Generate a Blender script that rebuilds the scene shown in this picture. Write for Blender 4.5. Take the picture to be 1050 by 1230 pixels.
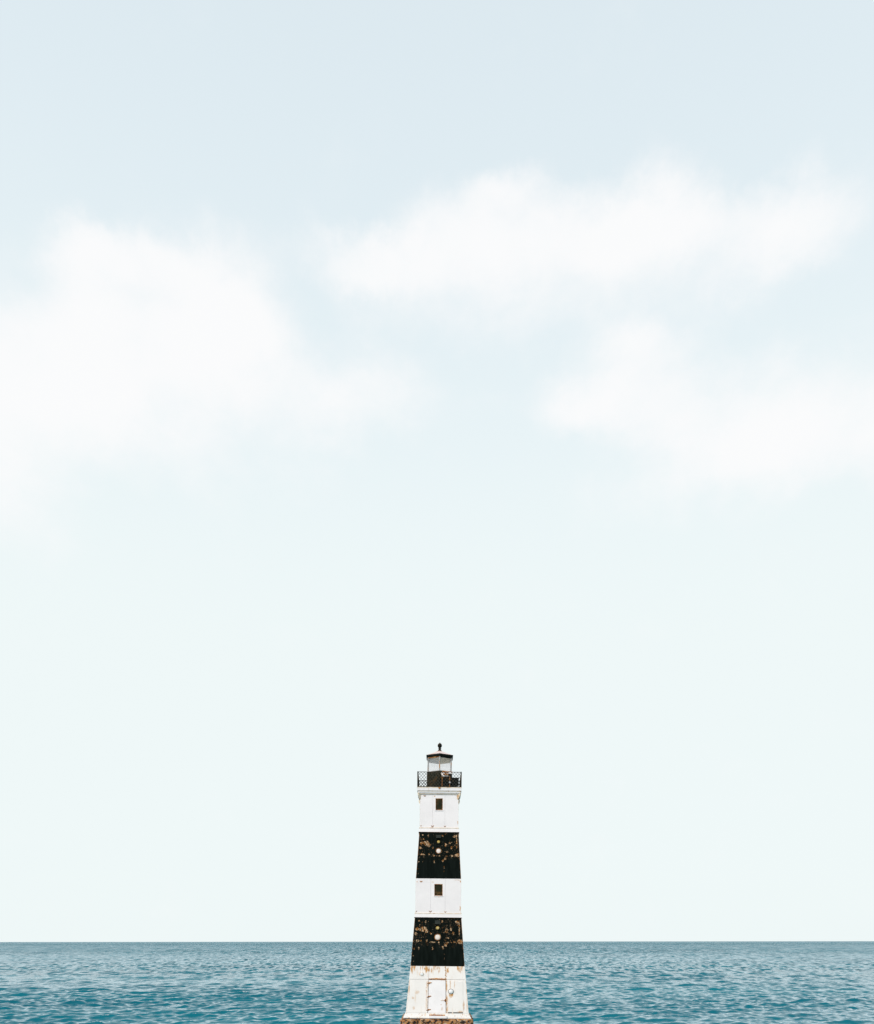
import bpy, bmesh, math, random
import numpy as np
from mathutils import Vector, Matrix, noise as mnoise

# ------------------------------------------------------------------ camera, sky, sun, exposure
for o in list(bpy.data.objects): bpy.data.objects.remove(o)
scene = bpy.context.scene
COL = scene.collection
F = 960.0             # focal length in photograph pixels (photo 1050 x 1230)
ZC = 8.0              # eye height above the sea, m
D = 42.24             # distance to the tower's axis, m
HOR = 1131.0          # horizon row in the photograph

cam = bpy.data.cameras.new('camera'); camo = bpy.data.objects.new('camera', cam); COL.objects.link(camo)
cam.sensor_fit = 'HORIZONTAL'; cam.sensor_width = 36.0; cam.lens = F/1050*36
cam.shift_y = (HOR-615.0)/1050.0
cam.clip_start = 0.1; cam.clip_end = 200000
camo.location = (0, 0, ZC); camo.rotation_euler = (math.radians(90), 0, 0)
camo.rotation_mode = 'XYZ'
camo.matrix_world = Matrix.Translation((0, 0, ZC)) @ Matrix.Rotation(math.radians(0.055), 4, 'Y') @ Matrix.Rotation(math.radians(90), 4, 'X')
scene.camera = camo

SUN_EL = math.radians(32); SUN_AZ_LEFT = math.radians(36)     # left of straight behind the camera
sdir = Vector((-math.sin(SUN_AZ_LEFT)*math.cos(SUN_EL), -math.cos(SUN_AZ_LEFT)*math.cos(SUN_EL), math.sin(SUN_EL)))
sun = bpy.data.lights.new('sun', 'SUN'); sun.energy = 2.2; sun.angle = math.radians(3.0); sun.color = (1.0, 0.925, 0.865)
suno = bpy.data.objects.new('sun', sun); COL.objects.link(suno)
suno.rotation_euler = (-sdir).to_track_quat('-Z', 'Y').to_euler(); suno.location = (-30, -30, 60)

scene.view_settings.view_transform = 'Standard'; scene.view_settings.look = 'None'
scene.view_settings.exposure = 0.0; scene.view_settings.gamma = 1.0
scene.view_settings.use_curve_mapping = False


class NT:
    """small helper round a node tree"""
    def __init__(s, tree): s.t = tree; s.n = tree.nodes; s.l = tree.links
    def put(s, sock, v):
        if v is None: return
        if hasattr(v, 'links') or isinstance(v, bpy.types.NodeSocket): s.l.new(v, sock)
        elif isinstance(v, (tuple, list)) and sock.type == 'RGBA' and len(v) == 3: sock.default_value = (*v, 1)
        else: sock.default_value = v
    def math(s, op, a, b=None, c=None, clamp=False):
        n = s.n.new('ShaderNodeMath'); n.operation = op; n.use_clamp = clamp
        for i, v in enumerate((a, b, c)): s.put(n.inputs[i], v)
        return n.outputs[0]
    def vmath(s, op, a, b=None):
        n = s.n.new('ShaderNodeVectorMath'); n.operation = op
        s.put(n.inputs[0], a)
        if b is not None: s.put(n.inputs[1], b)
        return n.outputs['Value'] if op in ('LENGTH', 'DOT_PRODUCT') else n.outputs[0]
    def noise(s, vec, scale, detail=4, rough=0.55, color=False, dist=0.0):
        n = s.n.new('ShaderNodeTexNoise'); s.put(n.inputs['Vector'], vec)
        n.inputs['Scale'].default_value = scale; n.inputs['Detail'].default_value = detail
        n.inputs['Roughness'].default_value = rough; n.inputs['Distortion'].default_value = dist
        return n.outputs['Color'] if color else n.outputs['Fac']
    def ramp(s, v, a, b, lo=0.0, hi=1.0, smooth=True):
        n = s.n.new('ShaderNodeMapRange'); n.interpolation_type = 'SMOOTHSTEP' if smooth else 'LINEAR'
        s.put(n.inputs['Value'], v); n.inputs['From Min'].default_value = a; n.inputs['From Max'].default_value = b
        n.inputs['To Min'].default_value = lo; n.inputs['To Max'].default_value = hi
        return n.outputs[0]
    def mix(s, f, a, b, blend='MIX'):
        n = s.n.new('ShaderNodeMix'); n.data_type = 'RGBA'; n.blend_type = blend
        s.put(n.inputs[0], f); s.put(n.inputs[6], a); s.put(n.inputs[7], b)
        return n.outputs[2]
    def sep(s, v):
        n = s.n.new('ShaderNodeSeparateXYZ'); s.put(n.inputs[0], v); return n.outputs
    def comb(s, x, y, z):
        n = s.n.new('ShaderNodeCombineXYZ')
        for i, v in enumerate((x, y, z)): s.put(n.inputs[i], v)
        return n.outputs[0]
    def blobs(s, vec, lst, soft=0.35, add=False):
        """max of soft ellipses: (cx,cy,cz, rx,ry,rz, strength)"""
        acc = None
        for (cx, cy, cz, rx, ry, rz, st) in lst:
            d = s.vmath('MULTIPLY', s.vmath('SUBTRACT', vec, (cx, cy, cz)), (1/rx, 1/ry, 1/rz))
            m = s.ramp(s.vmath('LENGTH', d), 1.0, soft, 0.0, st)
            acc = m if acc is None else s.math('ADD' if add else 'MAXIMUM', acc, m)
        return acc


world = bpy.data.worlds.new('World'); scene.world = world; world.use_nodes = True
W = NT(world.node_tree)
for n in list(W.n): W.n.remove(n)
wout = W.n.new('ShaderNodeOutputWorld'); bg = W.n.new('ShaderNodeBackground')
bg.inputs['Strength'].default_value = 0.12
W.l.new(bg.outputs[0], wout.inputs[0])
sky = W.n.new('ShaderNodeTexSky'); sky.sky_type = 'NISHITA'; sky.sun_disc = False
sky.sun_elevation = SUN_EL
sky.sun_rotation = math.atan2(sdir.x, sdir.y)
sky.altitude = 0; sky.air_density = 1.0; sky.dust_density = 2.0; sky.ozone_density = 1.0
gen = W.n.new('ShaderNodeTexCoord').outputs['Generated']
dx, dy, dz = W.sep(gen)[:3]
az = W.math('ARCTAN2', dx, dy); el = W.math('ARCSINE', dz)
pol = W.comb(az, el, 0.0)
w1 = W.vmath('SUBTRACT', W.noise(gen, 9.0, 6, 0.6, True), (0.5, 0.5, 0.5))
w2 = W.vmath('SUBTRACT', W.noise(gen, 34.0, 5, 0.6, True), (0.5, 0.5, 0.5))
polw = W.vmath('ADD', pol, W.vmath('ADD', W.vmath('MULTIPLY', w1, (0.085, 0.07, 0.0)), W.vmath('MULTIPLY', w2, (0.022, 0.022, 0.0))))
def ang(x, y): return math.atan((x-525)/F), math.atan((HOR-y)/math.hypot(F, x-525))
def cl(x, y, rx, ry, st):
    a, e = ang(x, y); a1, _ = ang(x+rx, y); _, e1 = ang(x, y-ry)
    return (a, e, 0, max(abs(a1-a), 1e-3), max(abs(e1-e), 1e-3), 1, st)
CLOUDS = [cl(190,400,190,190,.75), cl(40,460,200,250,.7), cl(85,290,85,75,.5), cl(285,390,120,160,.6), cl(10,610,110,120,.5), cl(170,300,110,60,.4),
          cl(-180,430,230,220,.8), cl(410,485,170,95,.6), cl(590,275,170,110,.75), cl(440,315,130,65,.65), cl(540,360,260,120,.38), cl(610,225,70,45,.3),
          cl(770,258,180,95,.75), cl(950,275,160,115,.75), cl(760,340,320,120,.38), cl(860,250,90,60,.25), cl(770,465,150,115,.75), cl(930,505,240,130,.9), cl(680,492,90,60,.5), cl(760,405,60,45,.3),
          cl(1140,510,210,130,.8), cl(1210,290,190,110,.6), cl(250,530,300,110,.38), cl(850,585,380,95,.33), cl(1000,400,200,80,.15), cl(520,470,140,70,.15)]
c_f = W.blobs(polw, CLOUDS, 0.0, True)
fb = W.noise(W.vmath('MULTIPLY', gen, (1, 1, 1.25)), 13.0, 9, 0.60)
c_in = W.ramp(W.math('ADD', c_f, W.math('MULTIPLY', W.math('SUBTRACT', fb, 0.5), 0.85)), 0.02, 0.92)
# the rest of the sky carries the same kind of scattered cloud
cn = W.noise(W.vmath('MULTIPLY', gen, (1, 1, 2.2)), 2.6, 7, 0.55)
c_out = W.math('MULTIPLY', W.ramp(cn, 0.47, 0.66), W.ramp(el, 0.12, 0.40))
front = W.math('MULTIPLY', W.ramp(W.math('ABSOLUTE', az), 0.95, 0.68), W.ramp(el, 1.15, 0.98))
cmask = W.math('ADD', W.math('MULTIPLY', c_in, front), W.math('MULTIPLY', c_out, W.math('SUBTRACT', 1.0, front)))
# a thin milky veil over the whole sky, thicker towards the horizon
veil = W.ramp(el, 0.95, 0.35, 0.84, 0.985)
k = 1/0.12
VEIL = (0.872*k, 0.945*k, 0.945*k); CLOUD = (0.970*k, 0.972*k, 0.978*k)
VEIL_HIGH = (0.835*k, 0.940*k, 0.985*k)
c = W.mix(veil, sky.outputs[0], W.mix(W.ramp(el, 0.30, 0.85), VEIL, VEIL_HIGH))
c = W.mix(W.math('MULTIPLY', cmask, 0.95), c, CLOUD)
W.put(bg.inputs['Color'], c)

# ------------------------------------------------------------------ helpers
def link(o, parent=None):
    COL.objects.link(o)
    if parent is not None: o.parent = parent
    return o
def mesh_obj(name, verts, faces, mat, parent=None, smooth=False):
    me = bpy.data.meshes.new(name); me.from_pydata([tuple(v) for v in verts], [], faces)
    bm = bmesh.new(); bm.from_mesh(me); bmesh.ops.recalc_face_normals(bm, faces=bm.faces); bm.to_mesh(me); bm.free()
    if smooth:
        for p in me.polygons: p.use_smooth = True
    me.materials.append(mat)
    return link(bpy.data.objects.new(name, me), parent)
def bm_obj(name, bm, mat, parent=None, smooth=False):
    me = bpy.data.meshes.new(name)
    bmesh.ops.recalc_face_normals(bm, faces=bm.faces)
    bm.to_mesh(me); bm.free()
    if smooth:
        for p in me.polygons: p.use_smooth = True
    me.materials.append(mat)
    return link(bpy.data.objects.new(name, me), parent)
def tag(o, label=None, cat=None, group=None, kind=None):
    if label: o['label'] = label
    if cat: o['category'] = cat
    if group: o['group'] = group
    if kind: o['kind'] = kind
    return o
def turned(o, k, parent):
    """a copy of a front-face piece on another side of the square tower"""
    c_ = o.copy(); link(c_, parent); c_.rotation_euler = (0, 0, k*math.pi/2); return c_
def bx(bm, x0, x1, y0, y1, z0, z1, bev=0.0):
    vs = [bm.verts.new((x, y, z)) for z in (z0, z1) for y in (y0, y1) for x in (x0, x1)]
    fs = [bm.faces.new([vs[i] for i in f]) for f in ((0,2,3,1), (4,5,7,6), (0,1,5,4), (2,6,7,3), (0,4,6,2), (1,3,7,5))]
    if bev:
        es = list({e for f in fs for e in f.edges})
        bmesh.ops.bevel(bm, geom=es, offset=bev, segments=1, affect='EDGES')
def bar(bm, a, b, r, n=6):
    a = Vector(a); b = Vector(b); d = (b-a).normalized()
    u = d.orthogonal().normalized(); v = d.cross(u)
    ra = [bm.verts.new(a+(u*math.cos(t)+v*math.sin(t))*r) for t in (2*math.pi*i/n+.3 for i in range(n))]
    rb = [bm.verts.new(p.co+(b-a)) for p in ra]
    for i in range(n): bm.faces.new((ra[i], ra[(i+1) % n], rb[(i+1) % n], rb[i]))
    bm.faces.new(ra[::-1]); bm.faces.new(rb)
def lathe(bm, prof, cx=0, cy=0, n=20, axis='z', rot=0.0):
    rings = []
    for (r, h) in prof:
        ring = []
        for i in range(n):
            t = 2*math.pi*i/n+rot
            if axis == 'z': co = (cx+r*math.cos(t), cy+r*math.sin(t), h)
            else: co = (cx+r*math.cos(t), h, cy+r*math.sin(t))
            ring.append(bm.verts.new(co))
        rings.append(ring)
    for a, b in zip(rings, rings[1:]):
        for i in range(n): bm.faces.new((a[i], a[(i+1) % n], b[(i+1) % n], b[i]))
    bm.faces.new(rings[0][::-1]); bm.faces.new(rings[-1])

# ------------------------------------------------------------------ tower geometry in photograph rows
YB = 1223.5; XB = 525.0; LEAN = math.atan(3.0/271.0)
PX = D/F
def axis_x(y): return XB+(1217-y)*math.tan(LEAN)
def hw_m(h): return D*h/(F+h)                       # half width in m of a front face h px half-wide
def dep(out): return D-out                          # depth of a plane 'out' m in front of the axis
Z0 = ZC+(HOR-YB)*dep(1.75)/F                        # height of the tower's foot
def zz(y, out=0.0): return ZC+(HOR-y)*dep(out)/F-Z0  # tower-local height
def xx(x, y, out=0.0): return (x-axis_x(y))*dep(out)/F
SECT = {'white_top': (952.5, 994.6, 23.1, 23.25), 'ledge_top': (994.6, 999.9, 23.7, 24.2), 'black_top': (999.9, 1055.4, 23.5, 27.05),
        'white_mid': (1055.4, 1097.3, 27.3, 27.4), 'ledge_mid': (1097.3, 1102.5, 27.9, 28.4), 'black_low': (1102.5, 1160.5, 27.9, 32.4),
        'white_base': (1160.5, 1217.0, 32.5, 37.7)}
def face_out(sec, y):
    y0, y1, h0, h1 = SECT[sec]
    a = hw_m(h0); b = hw_m(h1); t = (y-y0)/(y1-y0)
    return a+(b-a)*t
def P(sec, x, y, out=0.0):
    o = face_out(sec, y)
    return Vector((xx(x, y, o), -(o+out), zz(y, o)))
def PH(sec, hx, y, out=0.0):          # by signed half-width fraction -1..1
    o = face_out(sec, y)
    return Vector((hx*o, -(o+out), zz(y, o)))
exec_z = {k: (zz(v[0], face_out(k, v[0])), zz(v[1], face_out(k, v[1]))) for k, v in SECT.items()}

# ------------------------------------------------------------------ materials
def new_mat(name):
    m = bpy.data.materials.new(name); m.use_nodes = True
    return m, NT(m.node_tree), m.node_tree.nodes['Principled BSDF']
def obj_co(t): return t.n.new('ShaderNodeTexCoord').outputs['Object']
RUST = (0.44, 0.17, 0.035); RUST_DARK = (0.14, 0.05, 0.018); RUST_PALE = (0.62, 0.36, 0.13)
def bumped(t, b, h, strength, dist):
    n = t.n.new('ShaderNodeBump'); n.inputs['Strength'].default_value = strength; n.inputs['Distance'].default_value = dist
    t.put(n.inputs['Height'], h); t.l.new(n.outputs[0], b.inputs['Normal'])

def paint(name, base, stains=(), streak=(0.66, 0.78), streak_amt=0.35, speck=(0.70, 0.76), rough=0.5, zrange=None, tone=0.06):
    """chalky paint on iron with rust blots (at 'stains', tower coordinates), fine specks and run-down streaks"""
    m, t, b = new_mat(name); co = obj_co(t)
    wr = t.vmath('MULTIPLY', t.vmath('SUBTRACT', t.noise(co, 9.0, 4, .6, True), (.5, .5, .5)), (.10, 0, .10))
    cw = t.vmath('ADD', co, wr)
    big = t.noise(co, 1.3, 4); fine = t.noise(co, 30, 3)
    col = t.mix(t.ramp(big, .3, .7), base, tuple(v*(1-tone) for v in base))
    st = t.noise(t.vmath('MULTIPLY', co, (9, 9, .55)), 1.0, 4, .6)
    stm = t.math('MULTIPLY', t.ramp(st, *streak), streak_amt)
    if zrange: stm = t.math('MULTIPLY', stm, t.ramp(t.sep(co)[2], *zrange))
    col = t.mix(stm, col, RUST_PALE)
    sp = t.ramp(t.noise(co, 7.5, 5, .62), *speck)
    col = t.mix(sp, col, RUST)
    rustm = sp
    if stains:
        bl = t.blobs(cw, [(x, 0, z, rx, 50, rz, s_) for (x, z, rx, rz, s_) in stains], .25)
        bl = t.math('MULTIPLY', bl, t.ramp(t.noise(t.vmath('MULTIPLY', co, (1, 1, .4)), 16, 4, .65), .30, .52))
        col = t.mix(t.math('MINIMUM', t.math('MULTIPLY', bl, 1.25), 1.0), col, t.mix(t.ramp(fine, .4, .6), RUST, RUST_PALE))
        rustm = t.math('MAXIMUM', rustm, bl)
    t.put(b.inputs['Base Color'], col)
    t.put(b.inputs['Roughness'], t.ramp(rustm, 0, 1, rough, .9))
    bumped(t, b, t.math('ADD', t.math('MULTIPLY', big, .6), t.math('MULTIPLY', fine, .25)), .35, .02)
    return m

def stain(sec, x, y, rx, ry, s_):
    p = P(sec, x, y); return (p.x, p.z, rx*PX, ry*PX, s_)
WHITE = (0.845, 0.79, 0.785)
M = {}
M['white_top'] = paint('white_paint_upper', WHITE, [stain('white_top', *a) for a in
    ((510,956.3,2.2,.9,1), (522.2,956.5,1.6,.8,.8), (506,955,2,1.5,.3), (549.8,957,1.4,4,.9), (550.3,988,.9,3,.9), (527,972.8,3,1.5,.5), (535,953.5,14,.8,.5))],
    streak=(.68, .85), streak_amt=.12, speck=(.80, .86))
M['white_mid'] = paint('white_paint_middle', WHITE, [stain('white_mid', *a) for a in
    ((506,1059.3,2.2,.9,1), (520,1059.5,1.8,.8,.9), (501.5,1059.5,.9,.9,.7), (553.2,1058.6,.9,1.6,1), (552.8,1091,.9,4,.9), (527,1077,3,1.2,.5), (550,1057,6,.7,.5))],
    streak=(.68, .85), streak_amt=.12, speck=(.80, .86))
M['ledge'] = paint('white_ledge_paint', WHITE, [], streak=(.60, .80), streak_amt=.45, speck=(.68, .76))
zb0, zb1 = exec_z['white_base'][1], exec_z['white_base'][0]
bs = []
random.seed(4)
for i in range(40): bs.append((random.uniform(492,558), random.uniform(1161.2,1166), random.uniform(.6,1.7), random.uniform(1,6), random.uniform(.5,1)))
for i in range(12): bs.append((535.3+random.uniform(-.5,.8), 1162+i*1.6+random.uniform(-.5,.5), 1.1, 1.2, .95))
bs += [(536.3,1185,1.6,9,.75), (536.6,1202,1.8,9,.8), (537,1214,1.6,8,.65), (513.5,1182.5,2.2,5,.7), (512.5,1190,1.4,9,.5), (512.5,1205,1.6,10,.4),
       (541.6,1196,2.4,3,1.0), (543.4,1194.5,1.2,3.5,1.0), (540,1194.5,1.0,3.2,1.0), (501,1192,3.5,3,.4), (496,1199,2,2,.5), (497,1211,2,3,.4), (546,1182,1,6,.5), (541,1181,1,7,.5),
       (557,1208,1.5,8,.5), (531,1208,1,6,.4), (529,1201,1.2,1.2,.7), (531,1211,1,3,.5), (525,1175.5,11,1,.9), (488,1208,1.2,12,.6), (561,1205,1.2,14,.5), (560.5,1185,1.2,14,.5),
       (491.5,1185,1.1,14,.6), (553,1215,5,1.5,.5), (548,1218,14,2,.45), (520,1218,18,2,.35), (505,1170,3.4,3.4,.35)]
M['white_base'] = paint('white_paint_base', (0.84, 0.785, 0.745), [stain('white_base', *a) for a in bs], streak=(.56, .76), streak_amt=.42, speck=(.68, .80))
M['flange'] = paint('white_flange_paint', (0.76, 0.73, 0.70), [], streak=(.52, .72), streak_amt=.5, speck=(.60, .70))
M['door'] = paint('white_door_paint', (0.845, 0.795, 0.785), [stain('white_base', *a) for a in
    ((517,1180.8,2.5,.9,.9), (516.6,1197,2,.9,.9), (516.5,1213,2,.9,.9), (531,1201.5,1.5,.9,.8), (530,1207,1.4,.6,.5), (531,1212,1,4,.45), (532,1177.6,4,.7,.5))], streak=(.7, .85), streak_amt=.15, speck=(.78, .86))

def black_mat(name, sec, dyy, fx):
    """black paint, flaked to a tan primer in the upper half of the band"""
    m, t, b = new_mat(name); co = obj_co(t)
    wr = t.vmath('MULTIPLY', t.vmath('SUBTRACT', t.noise(co, 17.0, 5, .65, True), (.5, .5, .5)), (.16, 0, .16))
    cw = t.vmath('ADD', co, wr)
    L = [(508,1003.5,1,1,.8),(514.8,1004.3,1,1.6,.9),(509,1008,1,.8,.7),(531.5,1004,1,1.6,.7),(547,1004.5,3.4,2,.75),(548.7,1012,.9,9,.85),(549.6,1027,3.6,2.6,1),
         (512,1013,4.6,3.2,.9),(506.5,1013,2.4,2.4,.75),(515.5,1015.5,2.2,2.2,.95),(505,1018.5,2,2,.8),(520,1018.5,1.2,1.6,.65),(535.6,1015,1.8,2.6,.85),(540.5,1013,1.4,2,.7),(542.5,1018,1.6,2.4,.6),
         (537,1023,2.4,.9,.6),(506.6,1026.5,2,1.4,1),(509.5,1026.4,1.6,.9,.9),(515.6,1026.5,1.5,1.6,.8),(522,1028,5,.9,.6),(528,1028,1,.9,.8),(536.7,1028.5,1.6,.9,.9),(543,1027.8,4,1.2,.6),
         (535,1031,2.2,2.4,.55),(532,1034,1.4,2,.75),(521.7,1035,.8,2.2,.75),(508,1035,1.2,2,.45),(503,1035.5,.9,1,.5),(533.3,1042,.8,2.2,.45),(533.5,1046.5,.7,1.5,.45),(502.5,1044,.7,1,.4),(502.5,1050,.7,.8,.45)]
    sp = []
    for (x, y, rx, ry, s_) in L:
        yy = dyy(y); h = face_out(sec, yy); hx = (x-axis_x(y))/ (23.5+(27.05-23.5)*(y-999.9)/55.5)
        sp.append((hx*h, 0, zz(yy, h), rx*PX*fx*1.25, 50, ry*PX*fx*1.25, s_))
    bl = t.blobs(cw, sp, .2)
    chip = t.ramp(t.noise(t.vmath('MULTIPLY', co, (1, 1, .7)), 19, 5, .65), .42, .54)
    # loose chips scattered over the upper half of the band
    y0_, y1_ = SECT[sec][0], SECT[sec][1]; zt_, zb_ = zz(y0_, 1.1), zz(y1_, 1.1); zm_ = zt_+(zb_-zt_)*.66
    loose = t.math('MULTIPLY', t.ramp(t.noise(co, 15, 5, .7), .58, .66), t.ramp(t.noise(co, 2.6, 2), .42, .56))
    loose = t.math('MULTIPLY', loose, t.ramp(t.sep(co)[2], zm_, zm_+.5))
    bl = t.math('MAXIMUM', t.ramp(t.math('MULTIPLY', bl, chip), .18, .5), t.math('MULTIPLY', loose, .75))
    prim = t.mix(t.ramp(t.noise(co, 11, 3), .42, .6), (0.50, 0.34, 0.21), (0.30, 0.115, 0.025))
    blk = t.mix(t.ramp(t.noise(t.vmath('MULTIPLY', co, (5, 5, .8)), 1.5, 4), .35, .7), (0.0028, 0.0048, 0.0038), (0.006, 0.009, 0.0075))
    speck = t.ramp(t.noise(co, 10, 5, .65), .72, .78)
    col = t.mix(speck, blk, (0.16, 0.075, 0.022))
    col = t.mix(bl, col, prim)
    t.put(b.inputs['Base Color'], col); t.put(b.inputs['Roughness'], t.ramp(bl, 0, 1, .62, .9))
    b.inputs['Specular IOR Level'].default_value = 0.03
    bumped(t, b, t.math('ADD', t.math('MULTIPLY', bl, -.5), t.math('MULTIPLY', t.noise(co, 2, 3), .6)), .4, .02)
    return m
M['black_top'] = black_mat('black_paint_upper', 'black_top', lambda y: y, 1.0)
M['black_low'] = black_mat('black_paint_lower', 'black_low', lambda y: 1102.5+(y-999.9)*58.0/55.5, 1.12)

def rust_mat(name, a, b_, c_=None, scale=14, rough=.85, metallic=0.0, spec=0.3):
    m, t, b = new_mat(name); co = obj_co(t)
    n1 = t.noise(co, scale, 5, .62); n2 = t.noise(co, scale*.35, 3)
    col = t.mix(t.ramp(n1, .36, .62), a, b_)
    if c_: col = t.mix(t.ramp(n2, .52, .66), col, c_)
    t.put(b.inputs['Base Color'], col); b.inputs['Roughness'].default_value = rough; b.inputs['Metallic'].default_value = metallic
    b.inputs['Specular IOR Level'].default_value = 0.04 if max(a) < .05 else spec
    bumped(t, b, n1, .5, .01)
    return m
M['rust'] = rust_mat('rusty_iron', RUST, RUST_DARK, RUST_PALE)
M['corner_black'] = rust_mat('rusty_black_edge', (0.02, 0.016, 0.012), (0.34, 0.14, 0.04), (0.012, 0.013, 0.011), 9)
M['corner_white'] = rust_mat('rusty_white_edge', (0.78, 0.74, 0.69), (0.78, 0.75, 0.72), (0.55, 0.32, 0.14), 9)
M['trim'] = rust_mat('rust_stained_trim', (0.70, 0.55, 0.38), (0.76, 0.68, 0.58), (0.46, 0.25, 0.09), 8)
M['black_iron'] = rust_mat('black_iron', (0.010, 0.013, 0.011), (0.018, 0.018, 0.014), (0.06, 0.035, 0.015), 12, .6)
M['finial'] = rust_mat('finial_iron', (0.008, 0.011, 0.009), (0.012, 0.014, 0.012), (0.035, 0.022, 0.012), 9, .5)
M['grey_iron'] = rust_mat('grey_painted_iron', (0.42, 0.41, 0.40), (0.32, 0.31, 0.30), (0.40, 0.22, 0.11), 10)
M['lattice'] = rust_mat('dark_wire', (0.045, 0.042, 0.036), (0.065, 0.06, 0.054), (0.09, 0.055, 0.03), 9)
M['olive'] = rust_mat('olive_black_iron', (0.012, 0.014, 0.008), (0.024, 0.024, 0.014), (0.06, 0.036, 0.014), 9, .7)
M['cabinet'] = rust_mat('black_cabinet_paint', (0.005, 0.008, 0.0065), (0.010, 0.013, 0.011), None, 5, .45)
M['roof'] = rust_mat('faded_pink_roof_paint', (0.72, 0.61, 0.585), (0.66, 0.53, 0.50), (0.58, 0.39, 0.33), 8, .6)
M['panel_back'] = rust_mat('white_panel_back', (0.80, 0.79, 0.78), (0.76, 0.74, 0.72), (0.70, 0.56, 0.46), 7, .5)
M['cream'] = rust_mat('cream_board', (0.80, 0.71, 0.56), (0.78, 0.68, 0.52), None, 5, .7)
M['pale'] = rust_mat('pale_board', (0.80, 0.79, 0.79), (0.76, 0.75, 0.75), None, 5, .7)
M['window'] = rust_mat('grimy_window', (0.018, 0.020, 0.012), (0.030, 0.026, 0.013), (0.15, 0.075, 0.028), 7, .35)
M['brass'] = rust_mat('brass', (0.62, 0.42, 0.12), (0.40, 0.25, 0.06), (0.75, 0.60, 0.32), 20, .35, .6)
M['lamp_glass'] = rust_mat('frosted_lamp_glass', (0.82, 0.74, 0.68), (0.78, 0.68, 0.61), None, 5, .3)
M['white_glass'] = rust_mat('white_lamp_glass', (0.82, 0.81, 0.80), (0.78, 0.77, 0.76), None, 5, .3)
M['hood'] = rust_mat('dark_grey_hood', (0.022, 0.026, 0.024), (0.03, 0.034, 0.03), None, 8, .5)

m, t, b = new_mat('dusty_lantern_glass')
t.n.remove(b); mo = t.n['Material Output']
tr = t.n.new('ShaderNodeBsdfTransparent'); tr.inputs[0].default_value = (.995, .985, .985, 1)
df = t.n.new('ShaderNodeBsdfDiffuse'); df.inputs[0].default_value = (.80, .785, .785, 1)
gl = t.n.new('ShaderNodeBsdfGlossy'); gl.inputs['Roughness'].default_value = .05
tl = t.n.new('ShaderNodeBsdfTranslucent'); tl.inputs[0].default_value = (.80, .785, .785, 1)
ds = t.n.new('ShaderNodeMixShader'); ds.inputs[0].default_value = .5; t.l.new(df.outputs[0], ds.inputs[1]); t.l.new(tl.outputs[0], ds.inputs[2])
a = t.n.new('ShaderNodeMixShader'); t.put(a.inputs[0], t.ramp(t.noise(obj_co(t), 3, 4), .2, .8, .02, .08)); t.l.new(tr.outputs[0], a.inputs[1]); t.l.new(ds.outputs[0], a.inputs[2])
a2 = t.n.new('ShaderNodeMixShader'); t.put(a2.inputs[0], .05); t.l.new(a.outputs[0], a2.inputs[1]); t.l.new(gl.outputs[0], a2.inputs[2])
t.l.new(a2.outputs[0], mo.inputs[0]); M['glass'] = m

m, t, b = new_mat('weathered_concrete'); co = obj_co(t)
n1 = t.noise(co, 3.2, 6, .62); n2 = t.noise(t.vmath('MULTIPLY', co, (1, 1, 1.2)), 6.5, 5, .65); n3 = t.noise(co, 13, 4, .6)
col = t.mix(t.ramp(n1, .36, .62), (0.48, 0.25, 0.10), (0.36, 0.12, 0.018))
col = t.mix(t.ramp(n3, .52, .64), col, (0.60, 0.52, 0.44))
col = t.mix(t.ramp(n2, .48, .56), col, (0.016, 0.009, 0.006))  # shade inside the pits put into the colour, matching the bump hollows
t.put(b.inputs['Base Color'], col); b.inputs['Roughness'].default_value = .92
bumped(t, b, t.math('ADD', n3, t.math('MULTIPLY', n2, -1.2)), .9, .08); M['concrete'] = m

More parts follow.
